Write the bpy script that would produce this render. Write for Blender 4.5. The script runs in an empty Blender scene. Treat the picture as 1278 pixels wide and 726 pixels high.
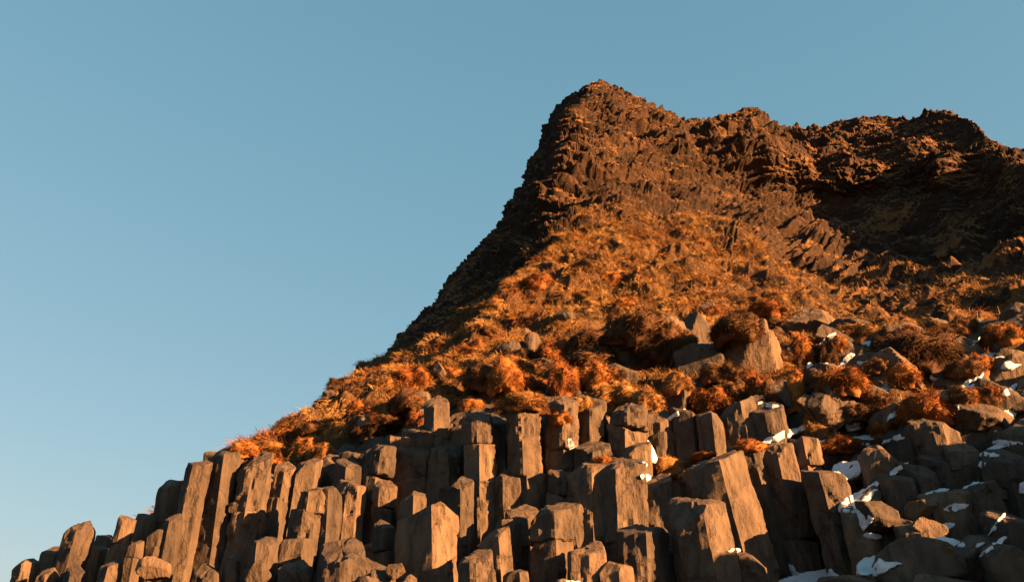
import bpy, math, random
import numpy as np
from mathutils import Vector
from mathutils.bvhtree import BVHTree
from mathutils.geometry import delaunay_2d_cdt

R = math.radians
scene = bpy.context.scene
COL = scene.collection
rng = np.random.default_rng(7)
random.seed(7)

# ---------------------------------------------------------------- camera
PITCH, FPX, W0, H0 = 22.0, 1240.0, 1278.0, 726.0
CAM = np.array([0.0, 0.0, 1.65])
cam = bpy.data.cameras.new('camera')
cam.sensor_width = 36.0
cam.lens = 36.0 * FPX / W0
cam.clip_start, cam.clip_end = 0.1, 12000
cam_o = bpy.data.objects.new('camera', cam)
cam_o.location = CAM
cam_o.rotation_euler = (R(90 + PITCH), 0, 0)
COL.objects.link(cam_o)
scene.camera = cam_o

# ---------------------------------------------------------------- light
SUN_AZ, SUN_EL = 115.0, 15.0            # clockwise from +Y (the view direction)
world = bpy.data.worlds.new('World')
scene.world = world
world.use_nodes = True
wn, wl = world.node_tree.nodes, world.node_tree.links
sky = wn.new('ShaderNodeTexSky')
sky.sky_type = 'NISHITA'
sky.sun_disc = False
sky.sun_elevation, sky.sun_rotation = R(SUN_EL), R(SUN_AZ)
sky.air_density, sky.dust_density, sky.ozone_density = 1.0, 1.5, 1.0
# the clear-air model graded to a muted, flatter winter sky, channel by channel
sep, com = wn.new('ShaderNodeSeparateColor'), wn.new('ShaderNodeCombineColor')
wl.new(sky.outputs[0], sep.inputs[0])
for ch, (k_, g_) in enumerate(((0.433, 0.735), (0.700, 0.47), (0.774, 0.433))):
    pw, ml = wn.new('ShaderNodeMath'), wn.new('ShaderNodeMath')
    pw.operation, ml.operation = 'POWER', 'MULTIPLY'
    wl.new(sep.outputs[ch], pw.inputs[0])
    pw.inputs[1].default_value, ml.inputs[1].default_value = g_, k_
    wl.new(pw.outputs[0], ml.inputs[0])
    wl.new(ml.outputs[0], com.inputs[ch])
wl.new(com.outputs[0], wn['Background'].inputs[0])
wn['Background'].inputs[1].default_value = 0.05
sun = bpy.data.lights.new('sun', 'SUN')
sun.energy, sun.angle, sun.color = 5.0, R(0.5), (1.0, 0.47, 0.17)
sun_o = bpy.data.objects.new('sun', sun)
sd = Vector((math.sin(R(SUN_AZ)) * math.cos(R(SUN_EL)), math.cos(R(SUN_AZ)) * math.cos(R(SUN_EL)), math.sin(R(SUN_EL))))
sun_o.rotation_euler = sd.to_track_quat('Z', 'Y').to_euler()
COL.objects.link(sun_o)
scene.view_settings.view_transform = 'Standard'
scene.view_settings.look = 'None'
scene.view_settings.gamma = 1.0
scene.view_settings.exposure = 3.15
scene.cycles.max_bounces = 4
scene.cycles.diffuse_bounces = 2

# ---------------------------------------------------------------- helpers
cp, sp_ = math.cos(R(PITCH)), math.sin(R(PITCH))


def P(px, py, Y):
    """the point of the place at forward distance Y that lies on the sight line of a photo pixel"""
    px, py, Y = np.broadcast_arrays(np.asarray(px, float), np.asarray(py, float), np.asarray(Y, float))
    xc, yc = (px - W0 / 2) / FPX, (H0 / 2 - py) / FPX
    t = Y / (cp - yc * sp_)
    return np.stack([t * xc, t * (cp - yc * sp_), t * (sp_ + yc * cp)], -1) + CAM


def depth(py, Y):
    return Y / (cp - (H0 / 2 - py) / FPX * sp_)


_pm = np.concatenate([rng.permutation(256)] * 3)
_gr = rng.normal(size=(256, 3))
_gr /= np.linalg.norm(_gr, axis=1)[:, None]


def noise(p):
    p = np.asarray(p, float)
    sh = p.shape[:-1]
    p = p.reshape(-1, 3)
    i = np.floor(p).astype(int)
    f = p - i
    i &= 255
    u = f * f * f * (f * (f * 6 - 15) + 10)
    out = np.zeros(len(p))
    for dx in (0, 1):
        for dy in (0, 1):
            for dz in (0, 1):
                h = _pm[_pm[_pm[i[:, 0] + dx] + i[:, 1] + dy] + i[:, 2] + dz]
                g = ((f - (dx, dy, dz)) * _gr[h]).sum(1)
                w = (u[:, 0] if dx else 1 - u[:, 0]) * (u[:, 1] if dy else 1 - u[:, 1]) * (u[:, 2] if dz else 1 - u[:, 2])
                out += g * w
    return (out * 1.6).reshape(sh)


def fbm(p, octs=4, gain=0.5, lac=2.03):
    a, s, p = 1.0, 0.0, np.asarray(p, float)
    for k in range(octs):
        s = s + a * noise(p + 17.3 * k)
        p, a = p * lac, a * gain
    return s


def worley(p):
    """distance to the nearest cell point, and a random value per cell"""
    p = np.asarray(p, float)
    sh = p.shape[:-1]
    p = p.reshape(-1, 3)
    i = np.floor(p).astype(int)
    best, val = np.full(len(p), 9.0), np.zeros(len(p))
    for dx in (-1, 0, 1):
        for dy in (-1, 0, 1):
            for dz in (-1, 0, 1):
                c = i + (dx, dy, dz)
                m = c & 255
                h = _pm[_pm[_pm[m[:, 0]] + m[:, 1]] + m[:, 2]]
                o = np.stack([_pm[h + 11], _pm[h + 57], _pm[h + 131]], 1) / 256.0
                d = ((c + o - p) ** 2).sum(1)
                k = d < best
                best[k] = d[k]
                val[k] = h[k] / 255.0
    return np.sqrt(best).reshape(sh), val.reshape(sh)


def mesh_from(name, verts, faces, mat, smooth=True, sharp=None):
    """faces: an array (n,4) or (n,3), or a list of mixed polygons"""
    me = bpy.data.meshes.new(name)
    v = np.asarray(verts, np.float32)
    if isinstance(faces, np.ndarray):
        n, k = faces.shape
        me.vertices.add(len(v))
        me.vertices.foreach_set('co', v.ravel())
        me.loops.add(n * k)
        me.loops.foreach_set('vertex_index', faces.astype(np.int32).ravel())
        me.polygons.add(n)
        me.polygons.foreach_set('loop_start', np.arange(0, n * k, k, dtype=np.int32))
        me.update(calc_edges=True)
        me.validate()
    else:
        me.from_pydata(v.tolist(), [], faces)
        me.update()
    if smooth:
        me.polygons.foreach_set('use_smooth', np.ones(len(me.polygons), bool))
        if sharp:
            me.set_sharp_from_angle(angle=R(sharp))
    me.materials.append(mat)
    return me


def link(name, me, parent=None, loc=(0, 0, 0)):
    o = bpy.data.objects.new(name, me)
    o.location = loc
    COL.objects.link(o)
    if parent is not None:
        o.parent = parent
    return o


def tag(o, label=None, cat=None, group=None, kind='thing'):
    o['kind'] = kind
    if label:
        o['label'] = label
    if cat:
        o['category'] = cat
    if group:
        o['group'] = group
    return o


# ---------------------------------------------------------------- materials
def new_mat(name, rough=0.9):
    m = bpy.data.materials.new(name)
    m.use_nodes = True
    n, l = m.node_tree.nodes, m.node_tree.links
    b = n['Principled BSDF']
    b.inputs['Roughness'].default_value = rough
    b.inputs['Specular IOR Level'].default_value = 0.25
    return m, n, l, b


def ramp(n, stops):
    r = n.new('ShaderNodeValToRGB')
    e = r.color_ramp.elements
    while len(e) < len(stops):
        e.new(0.5)
    for x, (p, c) in zip(e, stops):
        x.position = p
        x.color = (*c, 1)
    return r


def ntex(n, l, scale, detail=6, rough=0.6, vec=None, dist=0.0):
    t = n.new('ShaderNodeTexNoise')
    t.inputs['Scale'].default_value = scale
    t.inputs['Detail'].default_value = detail
    t.inputs['Roughness'].default_value = rough
    t.inputs['Distortion'].default_value = dist
    if vec is not None:
        l.new(vec, t.inputs['Vector'])
    return t


def mixc(n, l, fac, a, b, mode='MIX'):
    m = n.new('ShaderNodeMix')
    m.data_type, m.blend_type = 'RGBA', mode
    for s, v in ((0, fac), (6, a), (7, b)):
        if hasattr(v, 'links') or hasattr(v, 'is_linked'):
            l.new(v, m.inputs[s])
        elif isinstance(v, (int, float)):
            m.inputs[s].default_value = v
        else:
            m.inputs[s].default_value = (*v, 1)
    return m.outputs[2]


def bump(n, l, b, hs, strength=0.5, dist=0.05):
    prev = None
    for h, s, d in hs:
        u = n.new('ShaderNodeBump')
        u.inputs['Strength'].default_value = s
        u.inputs['Distance'].default_value = d
        l.new(h, u.inputs['Height'])
        if prev is not None:
            l.new(prev, u.inputs['Normal'])
        prev = u.outputs[0]
    l.new(prev, b.inputs['Normal'])


def stretched(n, l, sx, sy, sz, rot=(0, 0, 0)):
    g = n.new('ShaderNodeNewGeometry')
    m = n.new('ShaderNodeMapping')
    m.inputs['Scale'].default_value = (sx, sy, sz)
    m.inputs['Rotation'].default_value = rot
    l.new(g.outputs['Position'], m.inputs['Vector'])
    return g, m.outputs[0]


def basalt_mat():
    m, n, l, b = new_mat('basalt', 0.85)
    g, v = stretched(n, l, 1, 1, 0.35)
    big = ntex(n, l, 0.9, 8, 0.62, v, 0.3)
    fine = ntex(n, l, 7, 8, 0.7, g.outputs['Position'])
    streak = ntex(n, l, 4.5, 5, 0.6, v)
    oi = n.new('ShaderNodeObjectInfo')
    base = ramp(n, [(0.28, (0.0336, 0.0260, 0.0205)), (0.5, (0.0560, 0.0429, 0.0325)), (0.72, (0.0766, 0.0585, 0.0432))])
    l.new(big.outputs[0], base.inputs[0])
    st = ramp(n, [(0.35, (0.52, 0.51, 0.50)), (0.62, (1.2, 1.17, 1.12))])
    l.new(streak.outputs[0], st.inputs[0])
    c = mixc(n, l, 0.8, base.outputs[0], st.outputs[0], 'MULTIPLY')
    ob = ramp(n, [(0.0, (0.66, 0.68, 0.72)), (0.5, (1.0, 0.98, 0.95)), (1.0, (1.45, 1.34, 1.2))])
    l.new(oi.outputs['Random'], ob.inputs[0])
    c = mixc(n, l, 1.0, c, ob.outputs[0], 'MULTIPLY')
    lich = ramp(n, [(0.60, (0, 0, 0)), (0.70, (1, 1, 1))])
    lt = ntex(n, l, 2.3, 9, 0.72, g.outputs['Position'])
    l.new(lt.outputs[0], lich.inputs[0])
    lm = n.new('ShaderNodeMath')
    lm.operation = 'MULTIPLY'
    lm.inputs[1].default_value = 0.6
    l.new(lich.outputs[0], lm.inputs[0])
    c = mixc(n, l, lm.outputs[0], c, (0.0710, 0.0440, 0.0233))
    l.new(c, b.inputs['Base Color'])
    wob = ntex(n, l, 1.3, 4, 0.6, g.outputs['Position'])
    wv = n.new('ShaderNodeVectorMath')
    wv.operation = 'MULTIPLY_ADD'
    l.new(wob.outputs['Color'], wv.inputs[0])
    wv.inputs[1].default_value = (0.7, 0.7, 0.7)
    l.new(v, wv.inputs[2])
    vo = n.new('ShaderNodeTexVoronoi')
    vo.feature = 'DISTANCE_TO_EDGE'
    vo.inputs['Scale'].default_value = 0.5
    l.new(wv.outputs[0], vo.inputs['Vector'])
    ck = ramp(n, [(0.0, (0, 0, 0)), (0.013, (1, 1, 1))])
    l.new(vo.outputs['Distance'], ck.inputs[0])
    c = mixc(n, l, 0.5, c, ck.outputs[0], 'MULTIPLY')
    l.new(c, b.inputs['Base Color'])
    bump(n, l, b, [(streak.outputs[0], 0.7, 0.12), (fine.outputs[0], 0.75, 0.06), (big.outputs[0], 0.5, 0.2), (ck.outputs[0], 0.25, 0.04)])
    return m


def cliff_mat():
    m, n, l, b = new_mat('cliff_rock', 0.95)
    g, v = stretched(n, l, 0.5, 0.5, 1.6)
    big = ntex(n, l, 0.35, 9, 0.65, v, 0.4)
    fine = ntex(n, l, 2.2, 9, 0.72, g.outputs['Position'])
    rock = ramp(n, [(0.3, (0.010, 0.0058, 0.0034)), (0.5, (0.022, 0.0112, 0.0052)), (0.72, (0.048, 0.0235, 0.0095))])
    l.new(big.outputs[0], rock.inputs[0])
    moss = ramp(n, [(0.3, (0.055, 0.025, 0.0085)), (0.55, (0.120, 0.058, 0.017)), (0.75, (0.19, 0.105, 0.033))])
    l.new(fine.outputs[0], moss.inputs[0])
    sx = n.new('ShaderNodeSeparateXYZ')
    l.new(g.outputs['Normal'], sx.inputs[0])
    ad = n.new('ShaderNodeMath')
    ad.operation = 'MULTIPLY_ADD'
    l.new(big.outputs[0], ad.inputs[0])
    ad.inputs[1].default_value = 0.9
    l.new(sx.outputs[2], ad.inputs[2])
    pt = ntex(n, l, 0.42, 10, 0.62, g.outputs['Position'])
    ad = n.new('ShaderNodeMath')
    ad.operation = 'MULTIPLY_ADD'
    l.new(sx.outputs[2], ad.inputs[0])
    ad.inputs[1].default_value = 0.26
    l.new(pt.outputs[0], ad.inputs[2])
    mk = ramp(n, [(0.585, (0, 0, 0)), (0.665, (1, 1, 1))])
    l.new(ad.outputs[0], mk.inputs[0])
    c = mixc(n, l, mk.outputs[0], rock.outputs[0], moss.outputs[0])
    l.new(c, b.inputs['Base Color'])
    bump(n, l, b, [(fine.outputs[0], 0.9, 0.35), (big.outputs[0], 0.5, 0.5)])
    return m


def turf_mat():
    m, n, l, b = new_mat('turf', 1.0)
    g, v = stretched(n, l, 1, 1, 1)
    a = ntex(n, l, 0.5, 8, 0.65, v, 0.3)
    f = ntex(n, l, 5, 8, 0.75, v)
    r = ramp(n, [(0.36, (0.014, 0.009, 0.006)), (0.5, (0.055, 0.028, 0.010)), (0.68, (0.15, 0.083, 0.027))])
    mx = mixc(n, l, 0.5, a.outputs[0], f.outputs[0])
    l.new(mx, r.inputs[0])
    l.new(r.outputs[0], b.inputs['Base Color'])
    bump(n, l, b, [(f.outputs[0], 0.9, 0.2)])
    return m


def grass_mat(name, stops, scale):
    m, n, l, b = new_mat(name, 0.9)
    g = n.new('ShaderNodeNewGeometry')
    oi = n.new('ShaderNodeObjectInfo')
    t = ntex(n, l, scale, 5, 0.7, g.outputs['Position'])
    add = n.new('ShaderNodeMath')
    add.operation = 'MULTIPLY_ADD'
    l.new(oi.outputs['Random'], add.inputs[0])
    add.inputs[1].default_value = 0.22
    l.new(t.outputs[0], add.inputs[2])
    sb = n.new('ShaderNodeMath')
    sb.operation = 'SUBTRACT'
    l.new(add.outputs[0], sb.inputs[0])
    sb.inputs[1].default_value = 0.05
    r = ramp(n, stops)
    l.new(sb.outputs[0], r.inputs[0])
    l.new(r.outputs[0], b.inputs['Base Color'])
    b.inputs['Specular IOR Level'].default_value = 0.1
    return m


def snow_mat():
    m, n, l, b = new_mat('snow', 0.6)
    g = n.new('ShaderNodeNewGeometry')
    t = ntex(n, l, 6, 5, 0.6, g.outputs['Position'])
    r = ramp(n, [(0.3, (0.30, 0.325, 0.36)), (0.6, (0.42, 0.45, 0.49))])
    l.new(t.outputs[0], r.inputs[0])
    l.new(r.outputs[0], b.inputs['Base Color'])
    bump(n, l, b, [(t.outputs[0], 0.5, 0.06)])
    return m


def sand_mat():
    m, n, l, b = new_mat('black_sand', 0.9)
    g = n.new('ShaderNodeNewGeometry')
    t = ntex(n, l, 3, 8, 0.7, g.outputs['Position'])
    r = ramp(n, [(0.3, (0.018, 0.017, 0.017)), (0.7, (0.045, 0.042, 0.04))])
    l.new(t.outputs[0], r.inputs[0])
    l.new(r.outputs[0], b.inputs['Base Color'])
    bump(n, l, b, [(t.outputs[0], 0.6, 0.03)])
    return m


BASALT, CLIFF, TURF, SNOW, SAND = basalt_mat(), cliff_mat(), turf_mat(), snow_mat(), sand_mat()
STRAW = grass_mat('straw_grass', [(0.28, (0.040, 0.020, 0.008)), (0.48, (0.150, 0.083, 0.027)), (0.68, (0.265, 0.160, 0.060))], 0.7)
OCHRE = grass_mat('ochre_grass', [(0.30, (0.050, 0.023, 0.008)), (0.5, (0.120, 0.057, 0.018)), (0.68, (0.21, 0.110, 0.036))], 1.4)
RUST = grass_mat('rust_grass', [(0.30, (0.045, 0.016, 0.006)), (0.5, (0.110, 0.040, 0.0115)), (0.68, (0.20, 0.082, 0.022))], 1.4)
DARKG = grass_mat('brown_grass', [(0.30, (0.022, 0.012, 0.007)), (0.5, (0.042, 0.022, 0.011)), (0.7, (0.085, 0.044, 0.018))], 1.4)

# ---------------------------------------------------------------- landform
# layers from the foot of the bank to behind the rim; each a line of (photo x, photo y, distance)
LAYERS = [
    [(-140, 980, 15), (640, 960, 15), (1500, 940, 14)],
    [(-60, 860, 28.5), (60, 850, 28.5), (200, 840, 28.3), (400, 830, 28.3), (900, 820, 28.3), (1278, 800, 25), (1500, 780, 21)],
    [(-30, 790, 30), (20, 770, 29.8), (110, 725, 29.6), (220, 670, 29.5), (290, 625, 29.4), (380, 590, 29.4), (470, 562, 29.5), (560, 525, 29.8),
     (650, 510, 30), (760, 508, 30), (850, 508, 30), (950, 520, 29), (1050, 540, 28), (1150, 540, 27), (1278, 540, 26), (1500, 520, 22)],
    [(282, 590, 33), (296, 568, 33), (340, 550, 33.5), (400, 518, 35), (470, 495, 36), (560, 470, 36.5), (650, 455, 36.5), (760, 455, 36),
     (850, 458, 35), (950, 460, 34), (1050, 470, 33), (1150, 475, 32), (1278, 475, 30), (1500, 460, 25)],
    [(385, 535, 44), (400, 519, 43.5), (430, 494, 43), (500, 466, 43), (560, 440, 44), (650, 412, 45), (760, 392, 46), (850, 395, 45), (950, 405, 44),
     (1050, 416, 41), (1150, 420, 39), (1278, 416, 36), (1500, 370, 29)],
    [(452, 480, 72), (470, 463, 68), (520, 441, 61), (580, 412, 56.5), (618, 386, 54.5), (652, 342, 54.5), (700, 308, 58), (760, 297, 61), (850, 300, 63), (950, 340, 60),
     (1050, 384, 54), (1150, 398, 49), (1278, 398, 45), (1500, 350, 39)],
    [(532, 388, 80), (560, 370, 77), (620, 330, 70), (665, 305, 64), (700, 265, 65), (760, 250, 69), (850, 250, 72), (950, 280, 73), (1050, 305, 74),
     (1150, 312, 69), (1278, 310, 61), (1500, 280, 47)],
    [(598, 303, 88), (625, 285, 84), (660, 265, 76), (692, 230, 71), (720, 212, 72), (780, 205, 75), (850, 215, 79), (950, 235, 81.5), (1050, 255, 83),
     (1130, 250, 80), (1200, 255, 75), (1278, 262, 66), (1500, 230, 51)],
    [(655, 232, 94), (675, 208, 89), (695, 172, 82), (715, 150, 82), (780, 160, 82), (850, 185, 83), (950, 190, 84), (1050, 205, 82.5),
     (1130, 198, 80), (1210, 205, 75), (1278, 222, 68), (1500, 200, 54)],
    [(686, 160, 97), (694, 134, 94), (712, 121, 92), (730, 112, 91), (744, 104, 91), (752, 102, 91), (762, 110, 91), (778, 119, 91), (815, 136, 92), (857, 152, 92), (880, 150, 92), (910, 142, 92),
     (930, 132, 92), (946, 133, 92), (960, 143, 92), (972, 156, 92), (1000, 160, 92), (1030, 158, 91), (1060, 153, 90), (1085, 150, 89), (1110, 145, 88), (1150, 143, 86), (1180, 139, 84), (1200, 144, 82),
     (1215, 152, 80), (1235, 170, 78), (1255, 180, 77), (1278, 184, 76), (1500, 190, 58)],
    [(730, 190, 112), (800, 190, 112), (1000, 205, 112), (1278, 225, 98), (1500, 235, 78)],
    [(800, 300, 160), (1000, 300, 160), (1278, 310, 150), (1500, 310, 130)],
]
NT, KV = 860, [40, 34, 30, 40, 90, 110, 90, 80, 110, 26, 12]


def layer_line(pts, t):
    a = np.array(pts, float)
    xl, xr = a[0, 0], 1500.0
    a3 = P(a[:, 0], a[:, 1], a[:, 2])
    ta = (a[:, 0] - xl) / (xr - xl)
    # behind the left silhouette the land falls away out of sight
    b = P(np.array([xl + 190, xl + 60]), np.array([a[0, 1] + 130, a[0, 1] + 40]), np.array([a[0, 2] + 85, a[0, 2] + 25]))
    e = P(np.array([2400.0]), a[-1:, 1] - 20, a[-1:, 2] * 0.66)
    tp = np.concatenate([[-0.22, -0.10], ta, [1.6]])
    pp = np.concatenate([b, a3, e])
    return np.stack([np.interp(t, tp, pp[:, k]) for k in range(3)], -1)


# more stations where the picture looks
tt = np.concatenate([np.linspace(-0.22, -0.01, 60), np.linspace(0, 0.8, NT - 110), np.linspace(0.805, 1.0, 50), np.linspace(1.01, 1.6, 50)])
L = np.stack([layer_line(p, tt) for p in LAYERS])            # layers x stations x 3
ker = np.array([1, 2, 3, 2, 1.0])
ker /= ker.sum()
for i in range(len(L)):
    for k in range(3):
        e = np.pad(L[i, :, k], 2, mode='edge')
        L[i, :, k] = np.convolve(e, ker, 'valid')
rows, lay = [], []
for i in range(len(L) - 1):
    p0, p1, p2, p3 = L[max(i - 1, 0)], L[i], L[i + 1], L[min(i + 2, len(L) - 1)]
    m1, m2 = (p2 - p0) * 0.35, (p3 - p1) * 0.35
    if i >= 8 or i == 7:
        m2 = (p2 - p1) * 0.8 if i == 8 else m2
        m1 = (p2 - p1) if i == 9 else m1
    for s in np.linspace(0, 1, KV[i], endpoint=False):
        h00, h10, h01, h11 = 2 * s**3 - 3 * s**2 + 1, s**3 - 2 * s**2 + s, -2 * s**3 + 3 * s**2, s**3 - s**2
        rows.append(h00 * p1 + h10 * m1 + h01 * p2 + h11 * m2)
        lay.append(i + s)
rows.append(L[-1])
lay.append(len(L) - 1.0)
G = np.array(rows)
lay = np.array(lay)


def grid_normals(G):
    du = np.gradient(G, axis=1)
    dv = np.gradient(G, axis=0)
    n = np.cross(du, dv)
    return n / np.maximum(np.linalg.norm(n, axis=-1, keepdims=True), 1e-9)


N = grid_normals(G)
toc = CAM - G
if ((N * toc).sum(-1)[150:400, 200:600]).mean() < 0:
    N = -N
lv = np.broadcast_to(lay[:, None], G.shape[:2])


def sstep(a, b, x):
    s = np.clip((x - a) / (b - a), 0, 1)
    return s * s * (3 - 2 * s)


cl = sstep(4.8, 5.6, lv)                       # cliff weight
rimw = 1 - 0.75 * sstep(8.2, 9.0, lv)
sl = sstep(2.2, 3.2, lv) * (1 - cl)            # turf slope weight
Q = G * np.array([1, 1, 1.0])
d = np.zeros(G.shape[:2])
tb = np.broadcast_to(tt[None, :], lv.shape)
fan = np.exp(-((lv - 5.75) / 0.8) ** 2) * sstep(0.36, 0.46, tb) * (1 - sstep(0.66, 0.82, tb))
# cliff: buttresses, ledges of hard beds, broken knobs in patches
bowl = 1 - 0.65 * np.exp(-((lv - 7.0) / 1.0) ** 4) * sstep(0.42, 0.52, tb)
lef = sstep(-0.02, 0.14, tb) * 0.75 + 0.25
d += cl * rimw * lef * 2.0 * fbm(Q * 0.085 + 3, 3)
bed = G[..., 2] * 0.55 + 1.1 * fbm(Q * 0.06 + 21, 3)
fr = bed - np.floor(bed)
d += cl * rimw * lef * bowl * 0.8 * (sstep(0.0, 0.25, fr) * (1 - fr) - 0.4) * (0.7 + 0.8 * noise(Q * 0.12 + 70))
d += cl * rimw * lef * 1.1 * fbm(Q * np.array([0.22, 0.22, 0.16]) + 50, 2)
rid = sum((1 - np.abs(noise(Q * np.array([0.42, 0.42, 0.6]) * 2.2**k + 31 * k)) * 2) * 0.45**k for k in range(3))
patch = sstep(-0.16, 0.22, noise(Q * 0.11 + 40) + 0.45 * noise(Q * 0.35 + 11))
d += cl * (0.25 + 0.50 * patch) * 0.6 * bowl * (rid - 1.0)
wq = Q + 0.5 * np.stack([noise(Q * 0.9), noise(Q * 0.9 + 30), noise(Q * 0.9 + 60)], -1)
wd, wv = worley(wq * np.array([0.7, 0.7, 1.0]))
d += cl * (1 - 0.8 * fan) * patch * 0.8 * bowl * np.maximum(0, wv - 0.4) * sstep(0.75, 0.35, wd)
wd2, wv2 = worley(wq * np.array([1.5, 1.5, 2.0]) + 5)
d += cl * (1 - 0.8 * fan) * (0.28 + 0.72 * patch) * 0.6 * np.maximum(0, wv2 - 0.5) * sstep(0.8, 0.3, wd2)
d += cl * 0.13 * fbm(Q * 2.1, 3, 0.6)
wd5, wv5 = worley(wq * np.array([2.8, 2.8, 3.6]) + 15)
d += cl * (1 - 0.7 * fan) * 0.30 * np.maximum(0, wv5 - 0.35) * sstep(0.8, 0.3, wd5)
bed2 = G[..., 2] * 1.45 + 0.9 * fbm(Q * 0.16 + 61, 2)
d += cl * rimw * bowl * 0.22 * (sstep(0.0, 0.3, bed2 - np.floor(bed2)) - (bed2 - np.floor(bed2))) * (0.5 + 1.2 * np.clip(noise(Q * 0.15 + 33), 0, 1)) * 2
# fan-like jointing low on the cliff
ang = np.interp(G[..., 0], [8, 16, 26, 40], [0.35, 0.8, 0.75, 0.65])
sc_ = G[..., 0] * np.sin(ang) - G[..., 2] * np.cos(ang) + 0.25 * noise(Q * 0.4)
al_ = G[..., 0] * np.cos(ang) + G[..., 2] * np.sin(ang)
d += fan * 0.55 * (noise(np.stack([sc_ * 2.1, al_ * 0.13, 0 * al_], -1)) + 0.6 * noise(np.stack([sc_ * 4.2, al_ * 0.3, 0 * al_ + 7], -1)))
# turf slope: humps and tussocky lumps
wd3, wv3 = worley(Q * 0.75 + 0.3 * noise(Q * 1.3)[..., None])
d += sl * (0.9 * fbm(Q * 0.30, 3) + 0.48 * (np.exp(-3.0 * wd3**2) - 0.4) + 0.15 * fbm(Q * 2.0, 3))
wd4, _ = worley(Q * 1.7 + 3)
d += sl * 0.10 * (np.exp(-4.0 * wd4**2) - 0.4)
fl = G[..., 0] * 0.25 + 0.8 * noise(Q * 0.25 + 90)
d += sl * 0.35 * noise(np.stack([fl * 3.2, G[..., 1] * 0.55, G[..., 2] * 0.9], -1))
lo = 1 - sstep(2.2, 3.0, lv)
wd6, wv6 = worley(Q * np.array([0.9, 0.9, 0.7]) + 0.25 * noise(Q * 1.1)[..., None] + 25)
d += lo * (0.35 * fbm(Q * 0.5, 3) + 0.9 * (wv6 - 0.5) * sstep(0.85, 0.6, wd6) + 0.10 * fbm(Q * 2.4, 3))
T = G + N * d[..., None]

# split into the turfed slope below and the rock above
CUT = int(np.searchsorted(lay, 5.0))


def grid_mesh(name, A, mat):
    r, c = A.shape[:2]
    idx = np.arange(r * c).reshape(r, c)
    f = np.stack([idx[:-1, :-1], idx[:-1, 1:], idx[1:, 1:], idx[1:, :-1]], -1).reshape(-1, 4)
    me = mesh_from(name, A.reshape(-1, 3), f, mat)
    return me, f


hill_me, hill_f = grid_mesh('hillside', T[:CUT + 1], TURF)
hill_me.materials.append(BASALT)
_mi = np.zeros((CUT, T.shape[1] - 1), np.int32)
_mi[:int(np.searchsorted(lay, 2.25))] = 1
hill_me.materials.append(CLIFF)
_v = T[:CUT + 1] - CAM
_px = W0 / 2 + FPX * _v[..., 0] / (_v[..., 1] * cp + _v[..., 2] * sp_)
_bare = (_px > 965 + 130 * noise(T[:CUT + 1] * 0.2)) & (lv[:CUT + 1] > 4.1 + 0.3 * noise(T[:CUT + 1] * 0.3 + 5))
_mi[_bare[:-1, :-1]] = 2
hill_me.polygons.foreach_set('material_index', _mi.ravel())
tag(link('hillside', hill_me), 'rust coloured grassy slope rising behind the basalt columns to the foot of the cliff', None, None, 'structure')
cliff_me, cliff_f = grid_mesh('cliff', T[CUT:], CLIFF)
cliff_me.polygons.foreach_set('use_smooth', np.zeros(len(cliff_me.polygons), bool))
tag(link('cliff', cliff_me), 'jagged brown rock cliff with a pointed peak against the sky', None, None, 'structure')
TERR = BVHTree.FromPolygons(T.reshape(-1, 3)[:T[:CUT + 60].size // 3].tolist(),
                            (lambda r, c: np.stack([np.arange(r * c).reshape(r, c)[:-1, :-1], np.arange(r * c).reshape(r, c)[:-1, 1:], np.arange(r * c).reshape(r, c)[1:, 1:], np.arange(r * c).reshape(r, c)[1:, :-1]], -1).reshape(-1, 4).tolist())(CUT + 60, T.shape[1]))

# beach: one sheet out to the horizon
gx = np.concatenate([np.linspace(-5000, -60, 8), np.linspace(-50, 50, 60), np.linspace(60, 5000, 8)])
gy = np.concatenate([np.linspace(-5000, -60, 8), np.linspace(-50, 60, 60), np.linspace(70, 5000, 8)])
GX, GY = np.meshgrid(gx, gy)
gp = np.stack([GX, GY, 0 * GX], -1)
gp[..., 2] = 0.12 * fbm(np.stack([GX, GY, 0 * GX], -1) * 0.3, 2) * (np.abs(GX) < 80) * (np.abs(GY) < 80)
tag(link('beach', grid_mesh('beach', gp, SAND)[0]), 'black sand beach below the cliff', None, None, 'structure')


def cast(px, py, tree=None):
    dv = Vector((P(px, py, 30.0) - CAM).tolist()).normalized()
    h = (tree or TERR).ray_cast(Vector(CAM.tolist()), dv)
    return None if h[0] is None else np.array(h[0])


# unseen rock masses added beyond the frame to keep low sun off the cove
def shade_spur(name, c, s, seed, label):
    u, v = np.linspace(0, 2 * np.pi, 96, endpoint=False), np.linspace(-0.25, np.pi / 2, 48)
    U, V = np.meshgrid(u, v)
    D = np.stack([np.cos(U) * np.cos(V), np.sin(U) * np.cos(V), np.sin(V)], -1)
    p = D * np.array(s)
    p = p * (1 + 0.13 * fbm(p * 0.3 + seed, 4) + 0.08 * (worley(p * 0.45 + seed)[1] - 0.5))[..., None] + np.array(c)
    r, k = p.shape[:2]
    idx = np.arange(r * k).reshape(r, k)
    f = np.stack([idx[:-1], np.roll(idx, -1, 1)[:-1], np.roll(idx, -1, 1)[1:], idx[1:]], -1).reshape(-1, 4)
    return tag(link(name, mesh_from(name, p.reshape(-1, 3), f, CLIFF)), label, None, None, 'structure')


SHADE_SPUR_ON = True
if SHADE_SPUR_ON:
    shade_spur('shade_hill', (19.5, 23.5, -1), (4.6, 5.8, 10.8), 3, 'unseen rock mass added beyond the columns to shade the cove')
    shade_spur('shade_hill', (17.6, 17.6, -1), (4.2, 4.6, 8.8), 8, 'lower unseen rock mass added to shade the foot of the bank')

# ---------------------------------------------------------------- basalt columns
SOLID_V, SOLID_F = [], []                       # for snow and plants to rest on


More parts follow.
